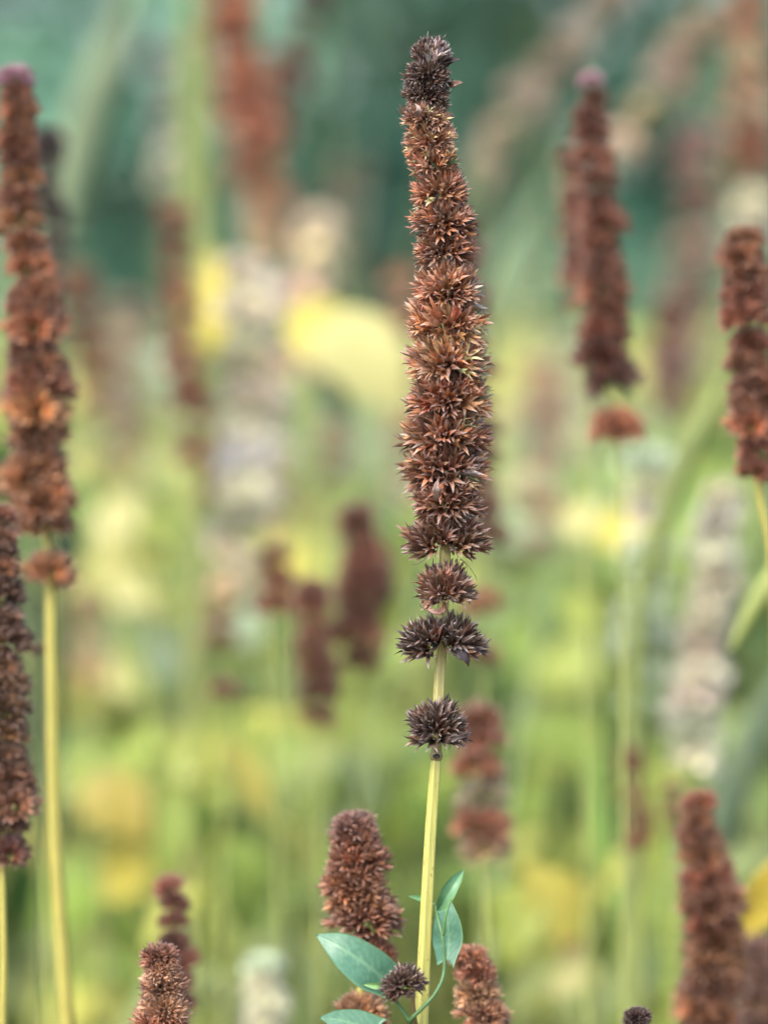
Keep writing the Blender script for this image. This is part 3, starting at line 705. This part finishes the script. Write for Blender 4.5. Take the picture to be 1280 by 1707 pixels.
def vine_leaf(pts, widths, d0, tilt, color, cup=.15, name='leaf', lobes=True, roll=0.0, ddz=0.0):
    """leaf whose midrib runs through pixel pts (base to tip); widths in px along it as (left, right) pairs"""
    nu, nv = 26, 15
    mid = spline([W(x, y, d0 + dz) for x, y, dz in pts], nu)
    us = np.linspace(0, 1, len(widths))
    wl_ = np.interp(np.linspace(0, 1, nu), us, [a for a, b in widths]); wr_ = np.interp(np.linspace(0, 1, nu), us, [b for a, b in widths])
    # soften the outline
    for _ in range(2):
        wl_[1:-1] = (wl_[:-2] + 2 * wl_[1:-1] + wl_[2:]) / 4; wr_[1:-1] = (wr_[:-2] + 2 * wr_[1:-1] + wr_[2:]) / 4
    T = np.gradient(mid, axis=0); V, tip, F = [], [], []
    for sgn in (0, 1):
        for i in range(nu):
            t = T[i] / np.linalg.norm(T[i]); face = np.array((math.sin(roll), -math.cos(roll), tilt)); face -= t * np.dot(face, t); face /= np.linalg.norm(face)
            s = np.cross(t, face)          # right-hand side seen from the viewer of the face
            for j in range(nv):
                v = j / (nv - 1) * 2 - 1
                w_ = (wr_[i] if v > 0 else wl_[i]) * SC
                u = i / (nu - 1)
                # side veins sweep forward: ridge where phase hits
                ph = (u - .38 * abs(v)) * 6.5
                vein = max(0.0, 1 - abs((ph % 1) - .5) / .16) * (.25 + .75 * (1 - abs(v))) * (abs(v) > .06)
                midv = max(0.0, 1 - abs(v) / .09)
                h = cup * abs(v) ** 1.5 * w_ + .025 * w_ * math.sin(5 * u + (2 if v > 0 else 0)) * abs(v)
                h -= (.5 * vein + 1.2 * midv) * .45 * SC
                # lobes reach back past the leaf base
                back = -t * (max(0, .14 - u) * 5.0 * abs(v) * (wl_.max() + wr_.max()) * .35 * SC if lobes else 0)
                p = mid[i] + s * v * w_ + face * (h - sgn * .9 * SC) + back
                V.append(p - vb); edge = 1.0 if abs(v) > .97 else 0
                tip.append(min(1, .5 * vein + .55 * midv + .65 * edge))
    o = nu * nv
    for i in range(nu - 1):
        for j in range(nv - 1):
            a, b, c_, d = i * nv + j, i * nv + j + 1, (i + 1) * nv + j + 1, (i + 1) * nv + j
            F += [(a, d, c_, b), (o + a, o + b, o + c_, o + d)]
    rim = [i * nv for i in range(nu)] + [(nu - 1) * nv + j for j in range(1, nv)] + [i * nv + nv - 1 for i in range(nu - 2, -1, -1)] + [j for j in range(nv - 2, 0, -1)]
    for k in range(len(rim)):
        a, b = rim[k], rim[(k + 1) % len(rim)]; F.append((a, b, o + b, o + a))
    return mesh_obj(name, make_mesh(name, V, F, M_VINE, None, tip), vine, color)
# large leaf to one side: base by the seed head, tip away
vine_leaf([(645, 1636, 0), (612, 1610, -.002), (570, 1582, -.002), (527, 1559, .001)], [(24, 30), (38, 34), (38, 33), (32, 30), (18, 20), (1, 1)], .893, .35, BG, .12)
vstem([(643, 1640, .893), (652, 1656, .889), (664, 1676, .886), (683, 1704, .886)], 5.5, 6.5, 'petiole')
# folded ear of the leaf base, paler underside
vine_leaf([(650, 1642, 0), (632, 1644, -.002), (606, 1642, -.001)], [(2, 2), (6, 6), (6, 5), (1, 1)], .889, .0, (.15, .31, .08), .3, 'leaf_lobe', False)
# upright leaf behind the vine stem
vine_leaf([(745, 1600, 0), (748, 1570, .001), (745, 1530, .001), (738, 1480, .003)], [(15, 12), (26, 20), (28, 24), (24, 22), (14, 13), (1, 1)], .897, .1, BG, .15)
# young folded leaf
vine_leaf([(730, 1520, 0), (742, 1500, -.002), (757, 1475, -.002), (772, 1452, 0)], [(3, 3), (10, 11), (14, 11), (11, 8), (1, 1)], .888, .2, (.12, .28, .13), .55, 'leaf', False)
vstem([(739, 1560, .886), (742, 1535, .885), (747, 1512, .885), (757, 1490, .8855)], 4.5, 3.5, 'petiole', (.13, .28, .08))
# small leaf peeping out behind the yellow stem
vine_leaf([(724, 1508, 0), (706, 1500, .001), (680, 1494, .001)], [(2, 2), (6, 6), (5, 5), (1, 1)], .906, .3, (.11, .26, .10), .2, 'leaf', False)
# leaf tip at the foot of the picture
vine_leaf([(620, 1722, 0), (590, 1708, 0), (560, 1700, 0), (533, 1697, 0)], [(20, 30), (24, 26), (18, 16), (1, 1)], .890, .5, BG, .1)
vstem([(622, 1722, .890), (650, 1728, .889), (675, 1728, .894), (690, 1740, .9)], 5.5, 6.5, 'petiole')

# ------------------------------------------------------------------ masses of foliage nobody could count
def leaf_cloud(name, P, X, Z, L, Wd, C, mat=M_LEAF):
    """many small folded leaves: 6 vertices, 4 triangles each"""
    n_ = len(P); Y = np.cross(Z, X)
    loc = np.array(((0, 0, 0), (.4, -.5, .10), (.4, .5, .10), (.45, 0, 0), (1, 0, -.12)))
    V = P[:, None, :] + L[:, None, None] * loc[None, :, 0:1] * X[:, None, :] + Wd[:, None, None] * loc[None, :, 1:2] * Y[:, None, :] + L[:, None, None] * loc[None, :, 2:3] * Z[:, None, :]
    T0 = np.array(((0, 1, 3), (0, 3, 2), (1, 4, 3), (3, 4, 2)))
    T = (np.arange(n_)[:, None, None] * 5 + T0[None]).reshape(-1, 3)
    return mesh_obj(name, tri_mesh(name, V.reshape(-1, 3), T, mat, np.repeat(C, 5, axis=0)), None, (1, 1, 1))

def rand_frames(n_, up=(0, -.5, 1), spread=.6, r=rng):
    Z = np.asarray(up)[None] + r.normal(0, spread, (n_, 3)); Z /= np.linalg.norm(Z, axis=1)[:, None]
    A_ = r.normal(0, 1, (n_, 3)); X = A_ - Z * (A_ * Z).sum(1)[:, None]; X /= np.linalg.norm(X, axis=1)[:, None]
    return X, Z

def patch(P, pal, scale, off, sharp=1.0, r=rng):
    out = np.empty((len(P), 3)); pal = np.array(pal)
    for i, p in enumerate(P):
        t = mnoise.noise(Vector((p[0] * scale + off, p[1] * scale, p[2] * scale))) * 1.35 * sharp + .5 + r.normal(0, .10)
        k = min(max(t, 0), .999) * len(pal); out[i] = pal[int(k)] * math.exp(r.normal(0, .18))
    return out

# lower leaves of the border, between the spikes
def mass(nU, d0, d1, xr_, ztop, sig, pal, off, l0, l1):
    d_ = rng.uniform(d0, d1, nU); x_ = rng.uniform(-xr_, xr_, nU)
    top = ztop(d_) + .16 * np.array([mnoise.noise(Vector((a * 3, b * 2, 3.3))) for a, b in zip(x_, d_)])
    z_ = top - np.abs(rng.normal(0, sig, nU)); ok = z_ > .02
    P = np.stack((x_, d_, z_), 1)[ok]
    X, Z = rand_frames(len(P), (0, -.8, .55), .5); X[:, 2] -= rng.choice((-1, 1), len(P)) * .9; X -= Z * (X * Z).sum(1)[:, None]; X /= np.linalg.norm(X, axis=1)[:, None]
    C = patch(P, pal, 3.2, off) * np.where(rng.random((len(P), 1)) < .22, .45, .95)  # random share of leaves darkened, painting shade into gaps of the mass
    return P, X, Z, rng.uniform(l0, l1, len(P)), rng.uniform(l0 * .55, l1 * .55, len(P)), C
PAL = [(.05, .11, .03), (.16, .26, .06), (.26, .37, .08), (.33, .44, .18), (.42, .46, .10), (.38, .47, .24), (.40, .45, .11), (.54, .51, .16)]  # darkest green is painted shade for the gaps between leaves
A1 = mass(20000, 1.65, 3.9, 1.35, lambda d: .975 - .02 * (d - 2.5), .24, PAL, 1.7, .035, .065)
A2 = mass(4200, 1.7, 2.1, .75, lambda d: .835 + 0 * d, .20, PAL, 4.2, .03, .05)
A = [np.concatenate((a, b)) for a, b in zip(A1, A2)]
tag(leaf_cloud('undergrowth', *A), 'mass of yellow-green lower leaves filling the border behind the spikes', 'foliage', kind='stuff')

# opposite leaves along the lower stems of the blurred hyssops
HL = [(.24, .33, .06), (.30, .37, .08), (.30, .37, .14), (.40, .41, .09)]
for q, (root, f, span, d) in enumerate(FAR):
    r = np.random.default_rng(3000 + q); base = np.array(root.location); y = max(span[1] + 90, 1180) + r.uniform(0, 160)
    while y < 1650:
        c_ = HL[int(r.integers(4))]; a0 = r.uniform(-.5, .5)
        for sg in (-1, 1):
            L = r.uniform(.016, .028) * d; X = np.array((sg * math.cos(a0), sg * math.sin(a0), r.uniform(-1.6, -.2))); X /= np.linalg.norm(X)
            up = np.array((0, -.5, 1.0)); Z = up - X * np.dot(up, X); Z /= np.linalg.norm(Z); Y = np.cross(Z, X)
            o = mesh_obj('leaf', LEAVES[int(r.integers(4))], root, jitter(c_, r, .12))
            M = Matrix(np.stack((X, Y, Z), 1).tolist()).to_4x4(); M.translation = Vector(W(f(y), y, d) - base)
            o.matrix_local = M @ Matrix.Diagonal((L, L * r.uniform(.9, 1.2), L, 1))
        y += r.uniform(130, 230)

# fine upright grass threading the border
gV, gT, gC = [], [], []; o_ = 0
rg = np.random.default_rng(77)
for k in range(1500):
    d0 = rg.uniform(1.7, 4.2) if k > 110 else rg.uniform(1.3, 1.7); x0 = rg.uniform(-.32, .32) * d0; h0 = rg.uniform(.70, .96) + .40 * rg.random() ** 4
    lx, ly = rg.normal(0, .10), rg.normal(0, .06); w0 = rg.uniform(.0014, .0040) * d0 / 2; c0 = np.array([(.26, .37, .08), (.36, .43, .10), (.44, .46, .14), (.34, .43, .22), (.50, .48, .22)][int(rg.integers(5))]) * math.exp(rg.normal(0, .15))
    yaw = rg.uniform(-.7, .7); sx = np.array((math.cos(yaw), math.sin(yaw), 0))
    for i in range(7):
        u = i / 6; c_ = np.array((x0 + lx * u * u * 1.6, d0 + ly * u * u, h0 * u * (1 - .12 * abs(lx) * u))); w_ = w0 * (1 - u ** 2.5) + .0002
        gV += [c_ - sx * w_, c_ + np.array((0, -.0004, 0)), c_ + sx * w_]
        gC += [c0] * 3
    for i in range(6):
        a = o_ + i * 3
        gT += [(a, a + 1, a + 4), (a, a + 4, a + 3), (a + 1, a + 2, a + 5), (a + 1, a + 5, a + 4)]
    o_ += 21
tag(mesh_obj('grass', tri_mesh('grass', gV, gT, M_LEAF, gC), None, (1, 1, 1)), 'fine upright green and straw grass threading through the border', 'grass', kind='stuff')

# hedge behind: blue-green foliage with hollows
nH = 42000
x_ = rng.uniform(-3.4, 3.4, nH); y_ = 4.9 + np.abs(rng.normal(0, .55, nH)); z_ = rng.uniform(0, 2.5, nH)
dep = np.array([mnoise.noise(Vector((a * 1.9, 7.7, c * 1.9))) for a, c in zip(x_, z_)])
y_ += np.clip(dep, -.4, .6) * .9
P = np.stack((x_, y_, z_), 1)
X, Z = rand_frames(nH, (0, -.6, .7), .6)
C = patch(P, [(.05, .12, .075), (.10, .23, .155), (.135, .31, .225), (.18, .37, .25), (.23, .38, .23)], 1.6, 9.1)
tag(leaf_cloud('shrubbery', P, X, Z, rng.uniform(.07, .12, nH), rng.uniform(.04, .065, nH), C), 'dim blue-green hedge foliage closing off the garden', 'hedge', kind='stuff')
